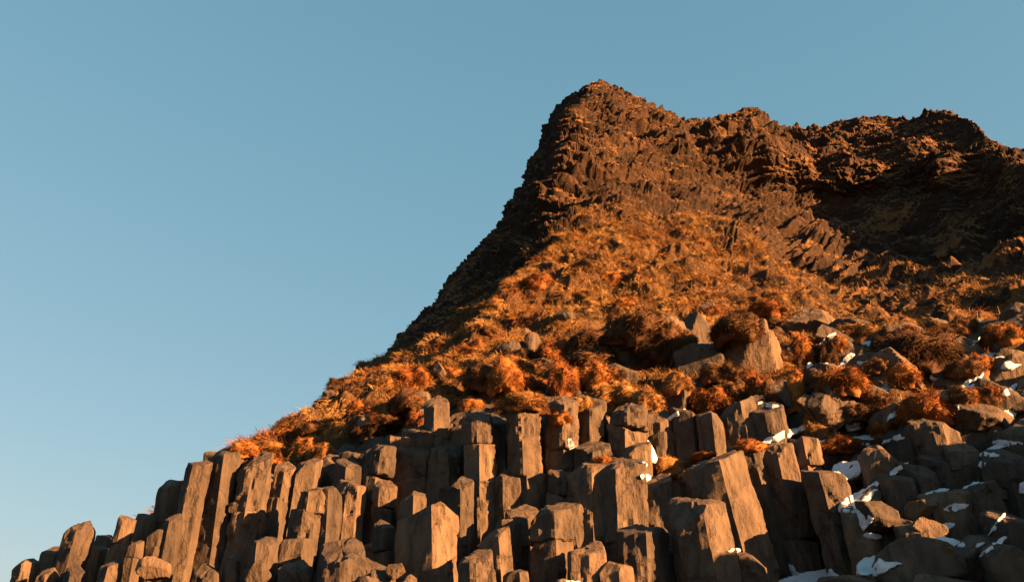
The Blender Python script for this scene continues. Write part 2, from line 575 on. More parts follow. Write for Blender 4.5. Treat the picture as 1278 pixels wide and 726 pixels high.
def solid(v, f):
    o = sum(len(x) for x in SOLID_V)
    SOLID_V.append(np.asarray(v))
    SOLID_F.extend([[i + o for i in q] for q in f])


def prism(poly, axis, z0, z1fun, sub, amp, seed, capfun=None, taper=(1.0, 1.0), bow=0.0):
    """closed rough prism along a local axis; returns verts (local, axis = Z) and faces"""
    n = len(poly)
    per = []
    for i in range(n):
        a, b = poly[i], poly[(i + 1) % n]
        for k in range(sub):
            s = k / sub
            p = a * (1 - s) + b * s
            if k == 0:
                p = p * 1.0
            per.append(p)
    per = np.array(per)
    m = len(per)
    ztop = z1fun(per)
    H = float(np.mean(ztop) - z0)
    nr = max(5, int(H / 0.085))
    us = np.concatenate([[0, 0.035 / H], np.linspace(0.09 / H, 1 - 0.09 / H, nr), [1 - 0.035 / H, 1]])
    sc = np.ones(len(us))
    sc[0], sc[-1], sc[1], sc[-2] = 0.93, 0.93, 0.985, 0.985
    V = []
    for u, s in zip(us, sc):
        tz = taper[0] + (taper[1] - taper[0]) * u
        xy = per * s * tz
        xy = xy + np.array([bow * 4 * u * (1 - u), 0])
        V.append(np.column_stack([xy, z0 + u * (ztop - z0)]))
    rings = len(V)
    F = []
    for r in range(rings - 1):
        for i in range(m):
            j = (i + 1) % m
            F.append([r * m + i, r * m + j, (r + 1) * m + j, (r + 1) * m + i])
    base = (rings - 1) * m
    for s in (0.66, 0.33):
        xy = per * 0.93 * s * taper[1]
        V.append(np.column_stack([xy, z1fun(per * 0.93 * s)]))
        nb = base + m
        for i in range(m):
            j = (i + 1) % m
            F.append([base + i, base + j, nb + j, nb + i])
        base = nb
    V.append(np.array([[0, 0, float(z1fun(np.zeros((1, 2)))[0])]]))
    c = base + m
    for i in range(m):
        F.append([base + i, base + (i + 1) % m, c])
    F.append(list(range(m))[::-1])
    V = np.concatenate(V)
    q = V + seed * 7.7
    rad = V[:, :2] / np.maximum(np.linalg.norm(V[:, :2], axis=1), 0.05)[:, None]
    w = amp * fbm(q * np.array([2.2, 2.2, 0.9]), 4, 0.55)
    wq_ = q + 0.25 * np.stack([noise(q * 2), noise(q * 2 + 9), noise(q * 2 + 19)], -1)
    chip = -np.maximum(0, worley(wq_ * np.array([2.3, 2.3, 1.2]))[1] - 0.62) * amp * 3.2 - np.maximum(0, worley(wq_ * np.array([4.5, 4.5, 2.4]) + 3)[1] - 0.6) * amp * 1.3
    V[:, :2] += rad * (w + chip)[:, None]
    V[:, 2] += 0.5 * amp * fbm(q * 3.1 + 4, 3)
    return V, F


N_COL = [0]


def column(px, py, bx, by, w, label, Y=None, joints=None, tilt=None, rot=None, n=None, brk=0.22, group='basalt columns of the bank', amp=0.05, taper=0.97, cut=None, squat=1.0):
    """px,py: top centre and bx,by: a lower point of the axis in photo pixels; w: width there; joints: photo y of the cracks; tilt: slope of the top in x and towards the viewer"""
    N_COL[0] += 1
    sd_ = N_COL[0] * 1.37
    r_ = np.random.default_rng(N_COL[0] * 31 + 5)
    if Y is None:
        Y = np.interp(py, [480, 520, 560, 620, 680, 726], [29.0, 28.6, 27.6, 25.4, 23.2, 21.8]) - (np.interp(px, [1050, 1278], [0, 2.0]))
    Y = Y + r_.uniform(-0.35, 0.35)
    top = P(px, py, Y)
    ext = max(by + 30, 790)
    bot = P(px + (bx - px) * (ext - py) / (by - py), ext, Y - 0.25)
    ax = top - bot
    Hh = np.linalg.norm(ax)
    ax /= Hh
    e = Vector(ax.tolist()).to_track_quat('Z', 'Y').to_matrix()
    M = np.array(e)
    # keep local x roughly along world x
    xx = np.array([1.0, 0, 0]) - ax * ax[0]
    xx /= np.linalg.norm(xx)
    M = np.column_stack([xx, np.cross(ax, xx), ax])
    rad = w * 1.08 * depth(py, Y) / FPX / 1.80
    n = n or int(r_.choice([5, 6, 6, 6, 7]))
    rot = r_.choice([r_.uniform(-8, 12), r_.uniform(-8, 12), r_.uniform(24, 50)]) if rot is None else (rot - 19 if rot > 11 else rot + 34)
    aa = R(rot - 90) + (np.arange(n) + r_.uniform(-0.13, 0.13, n)) * 2 * np.pi / n
    poly = np.stack([np.cos(aa), np.sin(aa)], -1) * (rad * r_.uniform(0.93, 1.07, n))[:, None] * np.array([1, squat])
    px2m = depth(py, Y) / FPX
    tx, ty = tilt if tilt is not None else (r_.uniform(-0.25, 0.25), r_.uniform(0.15, 0.7))
    c2 = cut if cut is not None else (r_.uniform(-0.8, 0.8), r_.uniform(-0.2, 0.9), r_.uniform(0.02, 0.35))

    c3 = (r_.uniform(-1.3, 1.3), r_.uniform(-0.3, 1.2), r_.uniform(0.25, 0.75))

    def topf(q):
        z1 = Hh + tx * q[:, 0] + ty * q[:, 1]
        z2 = Hh + rad * c2[2] + c2[0] * q[:, 0] + c2[1] * q[:, 1]
        return np.minimum(np.minimum(z1, z2), Hh + rad * c3[2] + c3[0] * q[:, 0] + c3[1] * q[:, 1])
    if joints is None and Hh > 2.0 and r_.random() < brk:
        joints = [py + r_.uniform(0.22, 0.42) * min(by - py, 150)]
        if r_.random() < 0.3:
            joints.append(joints[0] + r_.uniform(30, 55))
    joints = joints or ()
    zs = sorted(Hh - (j - py) * px2m * 1.05 for j in joints if j > py + 3)
    zs = [z for z in zs if z > 0.3]
    cuts = [0.0] + zs + [None]
    root = None
    if len(cuts) > 2:
        root = bpy.data.objects.new('basalt_column', None)
        root.empty_display_size = 0.3
        root.location = bot
        COL.objects.link(root)
    for k in range(len(cuts) - 1):
        z0, z1 = cuts[k], cuts[k + 1]
        off = r_.uniform(-0.075, 0.075, 2) * (k > 0) * rad * 2
        pk = poly * (1 + r_.uniform(-0.07, 0.05, (n, 1))) * (0.96 if z1 is None and len(cuts) > 2 else 1.0)
        tl = r_.uniform(-0.3, 0.3, 2)
        if z1 is None:
            fn = topf
        else:
            fn = (lambda q, z=z1, t=tl: z - 0.02 + t[0] * q[:, 0] + t[1] * q[:, 1])
        g0 = z0 + (0.0 if k == 0 else 0.02)
        V, F = prism(pk, ax, g0 - (0 if k == 0 else 0.10), fn, 6, amp * min(1.3, rad / 0.45), sd_ + k, taper=(1.0 + (0.03 if z1 is not None else 0), taper))
        V[:, :2] += off
        Wv = V @ M.T
        me = mesh_from('basalt_column' if root is None else 'column_segment', Wv, F, BASALT, True, 15)
        if root is None:
            o = link('basalt_column', me, None, bot)
            root = o
        else:
            link('column_segment', me, root)
        solid(Wv + bot, F)
    tag(root, label, 'rock column', group, 'thing')
    return root


COLS = [
    # px, py, bx, by, w, label, options
    # back row, left to right along the skyline
    (220, 600, 205, 690, 36, 'dark blocky column in shade stepping down the skyline below the longest lit column', dict(Y=28.6)),
    (186, 642, 172, 710, 28, 'dark squat column on the skyline between two short lit columns', dict(Y=28.2)),
    (135, 668, 118, 726, 27, 'low dark column end on the skyline behind the leaning lit column', dict(Y=27.8)),
    (73, 684, 62, 726, 30, 'dark rounded column end on the skyline beside the lowest lit stump', dict(Y=27.6)),
    (272, 566, 258, 640, 26, 'shaded column head just behind the longest bright column', dict(Y=28.4)),
    (284, 561, 264, 712, 39, 'longest bright leaning column of the low end, smooth lit face, dark side', dict(joints=(), Y=26.8, rot=22, n=6, tilt=(0.1, 0.5))),
    (249, 577, 222, 712, 27, 'rough brown column leaning beside the longest bright column', dict(joints=(), Y=26.6, rot=10)),
    (323, 570, 303, 690, 40, 'lit column with a cross crack and square notch beneath the grassy skyline', dict(Y=27.2, joints=(637,), rot=20, n=6)),
    (356, 580, 336, 705, 31, 'shaded straight column beside the lit column with the notch', dict(Y=27.4)),
    (384, 576, 366, 690, 30, 'dark column with a rough brown head below the first rusty tussocks', dict(Y=27.4)),
    (390, 610, 377, 700, 38, 'crumbling light brown column with a rounded broken shoulder', dict(Y=26.2, amp=0.07)),
    (437, 576, 425, 690, 31, 'narrow dark column with a lit pointed head beneath rusty grass', dict(Y=27.8)),
    (478, 556, 458, 690, 39, 'lit topped column leaning over a long shaded shaft with a cross crack', dict(Y=27.8, joints=(592,), rot=25)),
    (512, 556, 505, 690, 46, 'broad rounded dark column with a wide shaded shaft', dict(Y=28.2, joints=(604,), tilt=(0, 0.7))),
    (546, 500, 545, 640, 32, 'flat topped lit column standing alone above its dark neighbours', dict(Y=28.9, joints=(545,), rot=20, n=6)),
    (556, 556, 552, 690, 42, 'wide smooth column entirely in shade right of the broad rounded one', dict(Y=28.0)),
    (598, 516, 601, 640, 38, 'tall lit column broken by two slanting cracks', dict(Y=27.6, joints=(552, 607), rot=22, n=6)),
    (624, 522, 626, 640, 28, 'slim column in shade between two tall lit columns', dict(Y=28.3)),
    (654, 500, 664, 720, 46, 'tallest straight lit column with a sharp vertical edge and one crack', dict(Y=27.5, joints=(592,), rot=16, n=6)),
    (698, 498, 702, 640, 42, 'tall column with a split lit head and snow lodged beside it', dict(Y=27.9, joints=(560,), rot=24, n=6, cut=(0.7, 0.2, 0.1))),
    (736, 498, 737, 600, 40, 'brown headed column with a dark shaft in the shade of the round boulder', dict(Y=28.6, tilt=(0, 0.8))),
    (782, 505, 785, 600, 46, 'weathered round headed block resting on the middle of the bank', dict(Y=28.4, joints=(533,), amp=0.08, tilt=(0, 0.6))),
    (820, 514, 827, 600, 36, 'short lit column with a flat rough face beside a snow streak', dict(Y=28.6, tilt=(0, 0.9))),
    (856, 512, 864, 610, 34, 'short leaning lit column with a pointed top above the largest column', dict(Y=28.5, cut=(-0.9, 0.2, 0.05))),
    (884, 514, 894, 610, 32, 'half shaded small column with rusty grass on its top', dict(Y=28.4)),
    (917, 503, 936, 600, 42, 'tilted lit column with a slanting dark head below the red grass', dict(Y=28.4, cut=(0.9, 0.3, 0.1))),
    (958, 508, 976, 600, 37, 'grey brown column end beneath a red tussock and snow', dict(Y=28.2)),
    # middle row
    (741, 556, 741, 660, 46, 'square block with a lit right face and dark left face', dict(Y=27.0, rot=18, n=6)),
    (790, 556, 793, 640, 42, 'tilted dark block with a lit ridge under the round headed block', dict(Y=27.2, cut=(0.9, 0.3, 0.0))),
    (819, 596, 822, 690, 40, 'dark column in shade just left of the largest column', dict(Y=26.2)),
    (735, 578, 738, 690, 48, 'broad black shaded column with a brown slanting top', dict(joints=(), Y=26.4, tilt=(0.1, 0.6))),
    (776, 574, 782, 690, 56, 'thick column with a coarse brown face and a thin lit right edge', dict(Y=26.1, rot=8, n=6)),
    (886, 574, 930, 740, 80, 'largest column of the bank, wide lit face notched near its top', dict(joints=(), Y=25.6, rot=20, n=6, tilt=(0.15, 0.25), cut=(0.35, 0.1, 0.12))),
    (931, 552, 975, 726, 46, 'long lit column leaning against the largest column', dict(joints=(), Y=26.9, rot=20, n=6)),
    (970, 553, 1004, 714, 45, 'column of three stacked drums with dark cross joints beside the snowy gully', dict(Y=26.6, joints=(608, 666), rot=6, n=6)),
    (1001, 545, 1022, 650, 38, 'column with a smooth lit top half leaning behind the stacked drums', dict(Y=27.2, rot=8)),
    (1026, 588, 1062, 714, 52, 'round shouldered column with a grainy lit face at the edge of the snow', dict(Y=25.6, rot=4, n=6, tilt=(-0.15, 0.3))),
    (413, 607, 408, 690, 26, 'short lit slab wedged beside the narrow dark columns', dict(Y=26.3)),
    (437, 602, 428, 700, 34, 'dark column in the gap behind the low broken stumps', dict(Y=26.5)),
    (484, 604, 476, 700, 30, 'slender column with a lit sliver on its dark shaft', dict(Y=26.6)),
    (516, 614, 513, 720, 34, 'dark column with a lit wedge at mid height behind the brightest slab', dict(Y=26.5)),
    (636, 590, 640, 700, 34, 'coarse brown lower column leaning on the tallest straight one', dict(Y=26.9)),
    (700, 590, 702, 700, 40, 'black column low between the two tall lit columns', dict(Y=26.6)),
    (574, 600, 574, 700, 34, 'dark column at the foot of the column with two cracks', dict(Y=26.5)),
    # the shaded right side
    (1094, 560, 1112, 650, 42, 'dark column with a lit right face standing between snow streaks', dict(Y=26.0, rot=22, n=6)),
    (1121, 594, 1140, 690, 38, 'shaded column with a rough lit top next to the snow gully', dict(Y=25.0, tilt=(0, 0.5))),
    (1158, 524, 1182, 600, 52, 'big block with a ribbed lit face high on the shaded side', dict(Y=26.2, rot=22, tilt=(0, 0.5), amp=0.07)),
    (1143, 580, 1168, 680, 44, 'dark column below the ribbed block', dict(Y=25.6)),
    (1166, 570, 1196, 680, 38, 'dark column with a thin lit stripe on its upper side', dict(Y=25.8)),
    (1175, 614, 1206, 700, 56, 'shaded column with one broad bright strip down its face', dict(Y=24.2, rot=20, n=6)),
    (1200, 556, 1232, 660, 48, 'smooth round headed dark column on the shaded side', dict(Y=25.6, tilt=(0.1, 0.45))),
    (1218, 604, 1250, 710, 46, 'wide dark column beside the one with the bright strip', dict(Y=24.0)),
    (1250, 568, 1284, 680, 44, 'dark leaning column near the end of the shaded bank', dict(Y=24.8)),
    (1266, 530, 1300, 640, 48, 'dark column with a small lit crown below the snow spot', dict(Y=25.4)),
    (1070, 636, 1088, 726, 36, 'low dark column rising straight out of the snow gully', dict(Y=24.2)),
    (1102, 640, 1126, 726, 40, 'dark column with a sloping head above the lowest snow drift', dict(Y=24.0)),
    (1140, 655, 1166, 740, 42, 'shaded column behind the large rounded rock', dict(Y=23.6)),
    (1250, 640, 1280, 740, 50, 'dark stump in deep shade at the far end of the bank', dict(Y=23.0)),
    (1222, 668, 1246, 750, 44, 'dark sloping stump next to the rock with a grass tuft', dict(Y=22.8)),
    # front row of broken stumps
    (36, 698, 22, 760, 31, 'lowest lit stump where the bank meets the sky', dict(Y=26.2, rot=20)),
    (104, 652, 80, 740, 31, 'bright leaning column with a blunt head poking above the skyline', dict(Y=26.0, rot=18, n=6, cut=(-0.7, 0.4, 0.1))),
    (124, 682, 115, 730, 19, 'tiny lit column behind the bright leaning one', dict(Y=26.4)),
    (160, 646, 136, 730, 23, 'short orange lit column on the skyline leaning over shade', dict(Y=26.4, rot=24)),
    (169, 677, 158, 740, 18, 'thin brown column with a notched head low in the bank', dict(Y=25.2)),
    (200, 660, 183, 740, 25, 'brown rough column in front of the blocky dark one', dict(Y=25.3)),
    (218, 645, 200, 740, 21, 'narrow brightly lit column sliver beside the rough brown one', dict(joints=(), Y=25.2, rot=12)),
    (143, 700, 126, 760, 24, 'low lit stump among the small columns', dict(Y=25.0)),
    (62, 712, 50, 760, 24, 'small brown stump beside the lowest lit stump', dict(Y=25.6)),
    (98, 708, 84, 760, 26, 'dark small stump under the leaning columns', dict(Y=25.4)),
    (330, 672, 322, 750, 33, 'lit stump with a flat square top in front of the notched column', dict(Y=24.2, rot=8)),
    (260, 710, 252, 770, 30, 'broken brown stump under the longest column', dict(Y=24.0, tilt=(0, 0.8))),
    (290, 692, 286, 760, 22, 'small pointed lit stump left of the square topped one', dict(Y=24.3)),
    (371, 702, 366, 770, 40, 'wide low stump with a ragged lit top', dict(Y=23.6, tilt=(0, 0.7), amp=0.06)),
    (427, 684, 424, 760, 52, 'chunky stump lit on both broken faces', dict(Y=23.4, tilt=(0, 0.8), amp=0.06)),
    (481, 654, 480, 740, 30, 'small lit stump with a crack across the middle', dict(Y=24.2, joints=(684,), rot=14)),
    (470, 704, 468, 770, 40, 'sloping lit stump at the foot of the bank', dict(Y=23.0, tilt=(-0.3, 0.8))),
    (538, 634, 540, 760, 70, 'brightest slab, a broad lit face with a coarse brown left side', dict(joints=(), Y=23.6, rot=24, n=5, tilt=(0.35, 0.15))),
    (617, 662, 622, 740, 38, 'jagged lit stump below the column with two cracks', dict(Y=24.2, cut=(0.9, 0.5, 0.0))),
    (632, 648, 634, 720, 20, 'thin upright splinter above the jagged stump', dict(Y=24.6)),
    (594, 692, 596, 770, 46, 'low broad lit stump beside the brightest slab', dict(Y=23.0, tilt=(0, 0.6))),
    (642, 712, 644, 770, 30, 'small rounded stump in the lower middle of the bank', dict(Y=22.6)),
    (685, 634, 690, 760, 52, 'dark hollow stump with a bright right edge', dict(Y=24.2, rot=26, n=6, cut=(0.5, 0.4, 0.05))),
    (731, 682, 733, 760, 46, 'dark stump with one square lit face', dict(Y=23.4, rot=22, n=6)),
    (766, 702, 772, 770, 40, 'low wedge shaped stump with a sharp lit edge', dict(Y=22.8, rot=20)),
    (802, 658, 808, 760, 60, 'broad dark stump with a lit sliver at its edge', dict(Y=23.8, rot=24, n=6)),
    (866, 624, 892, 760, 62, 'big front column with a lit cracked face and black side', dict(Y=23.9, rot=26, n=6, joints=())),
    (930, 690, 938, 770, 50, 'lit slab fitted below the notch of the largest column', dict(Y=24.4, rot=10)),
]
for a in COLS:
    column(*a[:6], **a[6])
# gaps between the named columns are packed with the shaded ends of more columns
r0 = np.random.default_rng(99)
GAPS = []
for k in range(60):
    gx_ = 60 + k * 17.5 + r0.uniform(-5, 5)
    lim = float(np.interp(gx_, [20, 110, 220, 290, 340, 400, 480, 560, 650, 950, 1050, 1278], [722, 690, 640, 598, 580, 566, 540, 518, 512, 520, 545, 545]))
    column(gx_, lim + r0.uniform(2, 26), gx_ + (gx_ - 600) * 0.09, lim + 190, r0.uniform(30, 42),
           'dark column end filling a shaded gap behind the taller basalt columns', Y=29.0 - 0.0022 * max(0, gx_ - 900), group='shaded column ends in the gaps', brk=0.8)
for k in range(11):
    gx_ = r0.uniform(250, 1020)
    ty_ = r0.uniform(600, 700)
    column(gx_, ty_, gx_ + (gx_ - 600) * 0.10, ty_ + 120, r0.uniform(30, 46),
           'broken column stub packed in shade low between the lit stumps', Y=float(np.interp(ty_, [600, 700], [26.9, 24.2])), group='broken column stubs low in the bank', brk=0.6)


# ---------------------------------------------------------------- boulders


def boulder_mesh(seed, size, planes=12, sub=34, amp=0.05, faces=()):
    r_ = np.random.default_rng(seed)
    nn = r_.normal(size=(planes, 3))
    nn /= np.linalg.norm(nn, axis=1)[:, None]
    dk = r_.uniform(0.58, 0.92, planes)
    if faces:
        fn = np.array([f[:3] for f in faces], float)
        fn /= np.linalg.norm(fn, axis=1)[:, None]
        keep = (nn @ fn.T).max(1) < 0.55
        nn, dk = np.concatenate([fn, nn[keep]]), np.concatenate([[f[3] for f in faces], np.maximum(dk[keep], 0.8)])
    u, v = np.linspace(0, 2 * np.pi, sub * 2, endpoint=False), np.linspace(-np.pi / 2, np.pi / 2, sub)
    U, V = np.meshgrid(u, v[1:-1])
    D = np.stack([np.cos(U) * np.cos(V), np.sin(U) * np.cos(V), np.sin(V)], -1).reshape(-1, 3)
    D = np.concatenate([D, [[0, 0, -1], [0, 0, 1]]])
    dn = D @ nn.T
    rr = np.where(dn > 0.05, dk / np.maximum(dn, 0.05), 9).min(1)
    rr = np.minimum(rr, 1.3)
    p = D * rr[:, None]
    p *= 1 + amp * fbm(p * 2.5 + seed, 4)[:, None] + 0.5 * amp * (worley(p * 3 + seed)[1] - 0.5)[:, None]
    p *= np.array(size)
    m, k = sub - 2, sub * 2
    idx = np.arange(m * k).reshape(m, k)
    F = np.stack([idx[:-1], np.roll(idx, -1, 1)[:-1], np.roll(idx, -1, 1)[1:], idx[1:]], -1).reshape(-1, 4).tolist()
    F += [[m * k, idx[0, (i + 1) % k], idx[0, i]] for i in range(k)]
    F += [[m * k + 1, idx[-1, i], idx[-1, (i + 1) % k]] for i in range(k)]
    return p, F


N_BOULD = [0]


def boulder(px, py, w, h, label, Y=None, roll=0.0, planes=11, deep=0.8, faces=(), group='boulders on the slope'):
    N_BOULD[0] += 1
    hit = cast(px, py + h * 0.25)
    if Y is None:
        Y = 30.0 if hit is None else float(hit[1]) - 0.1
    c = P(px, py, Y)
    m = depth(py, Y) / FPX
    p, F = boulder_mesh(N_BOULD[0] * 13 + 2, (w * m * 0.56, w * m * 0.5 * deep, h * m * 0.58), planes, faces=faces)
    ca, sa = math.cos(R(roll)), math.sin(R(roll))
    p = p @ np.array([[ca, 0, -sa], [0, 1, 0], [sa, 0, ca]])
    o = link('boulder', mesh_from('boulder', p, F, BASALT, True, 11), None, c)
    solid(p + c, F)
    return tag(o, label, 'boulder', group, 'thing')


boulder(869, 418, 46, 54, 'lit wedge of rock jutting from the grass above the middle of the bank', planes=7, faces=((0.45, -0.9, 0.1, 0.6), (-0.7, -0.5, 0.5, 0.62), (0.6, 0.1, 0.8, 0.7)))
boulder(870, 455, 60, 46, 'shaded boulder below the lit wedge of rock', planes=8, faces=((-0.4, -0.9, 0.2, 0.66),))
boulder(940, 440, 96, 90, 'biggest boulder on the slope with a bright cracked face under a turf cap', planes=7, faces=((-0.82, -0.55, 0.1, 0.6), (0.95, -0.33, 0.12, 0.52), (-0.5, -0.2, 0.85, 0.62), (0.45, -0.1, 0.9, 0.74), (-0.1, -0.95, -0.3, 0.7)))
boulder(806, 442, 112, 66, 'overhanging dark rock shelf beneath a hanging turf fringe', planes=10, faces=((-0.45, -0.9, -0.15, 0.6), (0.9, -0.3, 0, 0.8)))
boulder(664, 434, 18, 28, 'small pointed pale rock standing in rust grass', planes=7)
boulder(677, 455, 38, 24, 'pale flat rock at the foot of the small pointed one', planes=9)
boulder(844, 496, 38, 40, 'smooth lit boulder wedged at the top of the columns', planes=12)
boulder(622, 488, 48, 34, 'grey rock block among tussocks above the tall lit columns', planes=9)
boulder(549, 463, 16, 18, 'tiny lit rock poking from the slope below the grass ridge', planes=7)
boulder(493, 519, 20, 20, 'small flat faced lit rock low on the grassy skyline slope', planes=7)
boulder(1038, 495, 34, 40, 'sand coloured rock with a smooth lit face beside the snow', planes=8)
boulder(974, 492, 34, 32, 'rounded lit rock beneath the tall red tussock', planes=11)
boulder(1136, 479, 38, 24, 'brown rock under the wide red tussock on the shaded side', planes=9)
boulder(1194, 478, 60, 28, 'wide ribbed rock catching light above the shaded columns', planes=8, roll=10)
boulder(1199, 449, 16, 22, 'small upright lit rock below the snow streak', planes=8)
boulder(1166, 446, 50, 26, 'dark slanting rock under the biggest tussock', planes=8)
boulder(1250, 480, 90, 60, 'large dark slab in shade at the edge of the slope', planes=9)
boulder(1073, 448, 44, 36, 'dark rock holding a curve of snow', planes=10)
boulder(1220, 420, 90, 36, 'dark broad ledge of rock at the top of the shaded slope', planes=9)
boulder(1098, 440, 34, 28, 'small dark rock between two snow spots under the cliff', planes=9)
boulder(1010, 505, 30, 26, 'grey rock half buried in snow at the head of the gully', planes=10)
boulder(1060, 520, 40, 28, 'dark rock in the middle of the snow gully', planes=10)
boulder(1226, 522, 70, 36, 'dark rounded slab above the shaded round headed column', planes=10)
boulder(1115, 520, 44, 40, 'dark cracked rock left of the ribbed block', planes=9)
boulder(1150, 712, 80, 56, 'large angular dark rock at the foot of the shaded columns', Y=21.8, planes=8, faces=((-0.3, -0.9, 0.3, 0.6),))
boulder(1206, 704, 64, 50, 'cracked dark rock beside the large angular one', Y=22.0, planes=7)
boulder(1180, 738, 70, 44, 'low dark rock in front of the two angular rocks', Y=21.0, planes=8)
boulder(1256, 716, 70, 50, 'dark rock mass in the deep shade at the foot of the bank', Y=21.2, planes=10)
boulder(1060, 735, 60, 34, 'low dark rock just under the bottom snow drift', Y=21.6, planes=10)
boulder(1078, 588, 36, 30, 'dark rock at the bend of the snow gully', Y=26.4, planes=10)
boulder(1082, 628, 34, 34, 'dark rock below the snow gully bend', Y=25.2, planes=10)
boulder(560, 492, 22, 16, 'flat stone among rust grass behind the flat topped column', planes=8)
boulder(700, 470, 30, 18, 'brown stone hidden in red grass above the split column', planes=9)
boulder(1268, 446, 40, 40, 'dark rock beside the long snow streak', planes=9)
r2 = np.random.default_rng(21)
for k in range(7):
    rx, ry = r2.uniform(1040, 1290), r2.uniform(440, 735)
    rw = r2.uniform(18, 46)
    hit = cast(rx, ry, TERR)
    boulder(rx, ry, rw, rw * r2.uniform(0.6, 1.0), 'small angular block in the dark rubble of the shaded side', Y=None if ry < 530 else float(np.interp(ry, [530, 735], [26.6, 21.4])), roll=r2.uniform(-35, 35), planes=7, group='angular blocks in the rubble of the shaded side')
for k in range(7):
    rx = r2.uniform(180, 1000)
    ry = r2.uniform(705, 735)
    rw = r2.uniform(16, 32)
    boulder(rx, ry, rw, rw * r2.uniform(0.6, 1.0), 'broken rock in the rubble at the foot of the columns', Y=float(np.interp(ry, [690, 735], [23.6, 22.0])), roll=r2.uniform(-35, 35), planes=7, group='broken rocks at the foot of the columns')
for k in range(40):
    i = int(r2.integers(np.searchsorted(lay, 2.35), np.searchsorted(lay, 4.3)))
    j = int(r2.integers(np.searchsorted(tt, 0.05), np.searchsorted(tt, 0.86)))
    q = T[i, j]
    rw = r2.uniform(10, 26)
    v = q - CAM
    dep = v[1] * cp + v[2] * sp_
    boulder(W0 / 2 + FPX * v[0] / dep, H0 / 2 - FPX * (v[2] * cp - v[1] * sp_) / dep, rw, rw * r2.uniform(0.6, 1.1), 'small stone showing between the tussocks of the slope', Y=float(q[1]), roll=r2.uniform(-35, 35), planes=7, group='small stones between the tussocks')
BAND = [(716, 446, 52, 34), (765, 470, 44, 28), (900, 474, 50, 34), (1012, 452, 52, 44), (1046, 440, 40, 36), (1090, 470, 54, 40), (1120, 432, 56, 44), (1150, 452, 66, 40), (1176, 424, 54, 36),
        (1215, 462, 60, 40), (1256, 430, 60, 40), (1030, 478, 40, 34), (1100, 505, 46, 36), (780, 424, 60, 40), (838, 436, 48, 44), (700, 484, 40, 24), (596, 470, 34, 26), (640, 446, 30, 28),
        (470, 530, 34, 24), (520, 505, 36, 24), (985, 460, 44, 40), (1190, 505, 60, 36), (1240, 500, 56, 40)]
for k, (bx_, by_, bw_, bh_) in enumerate(BAND):
    boulder(bx_, by_, bw_, bh_, 'dark rock half hidden by tussocks in the band above the columns', planes=8, group='dark rocks in the band above the columns')
r3 = np.random.default_rng(77)
for k in range(34):
    rx, ry = r3.uniform(985, 1290), r3.uniform(405, 520)
    rw = r3.uniform(24, 56)
    boulder(rx, ry, rw, rw * r3.uniform(0.6, 0.95), 'dark angular block tumbled among the tussocks below the hollow of the cliff', roll=r3.uniform(-30, 30), planes=7, group='dark tumbled blocks below the hollow')


# ---------------------------------------------------------------- grass


def blades(root, dirv, length, width, r_, bend=0.5, down=(0, 0, -1.0)):
    """tapered three-joint blades: arrays of points, directions"""
    n = len(root)
    side = np.cross(dirv, r_.normal(size=(n, 3)))
    side /= np.maximum(np.linalg.norm(side, axis=1), 1e-6)[:, None]
    dn = np.asarray(down)
    ln, wd = length[:, None], width[:, None]
    p0 = root
    p1 = p0 + dirv * ln * 0.45
    d2 = dirv + dn * bend * 0.8
    d2 /= np.linalg.norm(d2, axis=1)[:, None]
    p2 = p1 + d2 * ln * 0.35
    d3 = d2 + dn * bend
    d3 /= np.linalg.norm(d3, axis=1)[:, None]
    p3 = p2 + d3 * ln * 0.3
    V = np.stack([p0 - side * wd, p0 + side * wd, p1 - side * wd * 0.85, p1 + side * wd * 0.85, p2 - side * wd * 0.5, p2 + side * wd * 0.5, p3], 1).reshape(-1, 3)
    b = (np.arange(n) * 7)[:, None]
    F = np.concatenate([b + np.array([[0, 1, 3]]), b + np.array([[0, 3, 2]]), b + np.array([[2, 3, 5]]), b + np.array([[2, 5, 4]]), b + np.array([[4, 5, 6]])])
    return V, F


def tussock_mesh(seed, count=3200, shag=1.0):
    r_ = np.random.default_rng(seed)
    u, v = np.linspace(0, 2 * np.pi, 40, endpoint=False), np.linspace(-0.9, np.pi / 2, 18)
    U, V = np.meshgrid(u, v)
    D = np.stack([np.cos(U) * np.cos(V), np.sin(U) * np.cos(V), np.sin(V)], -1)

    def surf(D):
        return D * (0.92 + 0.32 * fbm(D * 1.3 + seed, 3) + 0.05 * noise(D * 6 + seed))[..., None] * np.array([1, 0.95, 0.85])
    p = surf(D)
    r, k = p.shape[:2]
    idx = np.arange(r * k).reshape(r, k)
    F = np.stack([idx[:-1], np.roll(idx, -1, 1)[:-1], np.roll(idx, -1, 1)[1:], idx[1:]], -1).reshape(-1, 4)
    F = np.concatenate([F[:, [0, 1, 2]], F[:, [0, 2, 3]]])
    bd = r_.normal(size=(count, 3))
    bd /= np.linalg.norm(bd, axis=1)[:, None]
    bd[:, 2] = np.abs(bd[:, 2]) * 1.1 - 0.45
    bd /= np.linalg.norm(bd, axis=1)[:, None]
    rt = surf(bd) * 0.97
    clump = np.stack([noise(rt * 3.1 + s + seed) for s in (0, 31, 67)], -1)
    dv = bd * 0.55 + clump * 0.6 + r_.normal(size=(count, 3)) * 0.22 + np.array([0, 0, -0.15])
    dv /= np.linalg.norm(dv, axis=1)[:, None]
    Vb, Fb = blades(rt, dv, r_.uniform(0.13, 0.32, count) * shag, r_.uniform(0.006, 0.013, count), r_, 0.7)
    return np.concatenate([p.reshape(-1, 3), Vb]), np.concatenate([F, Fb + p.size // 3])


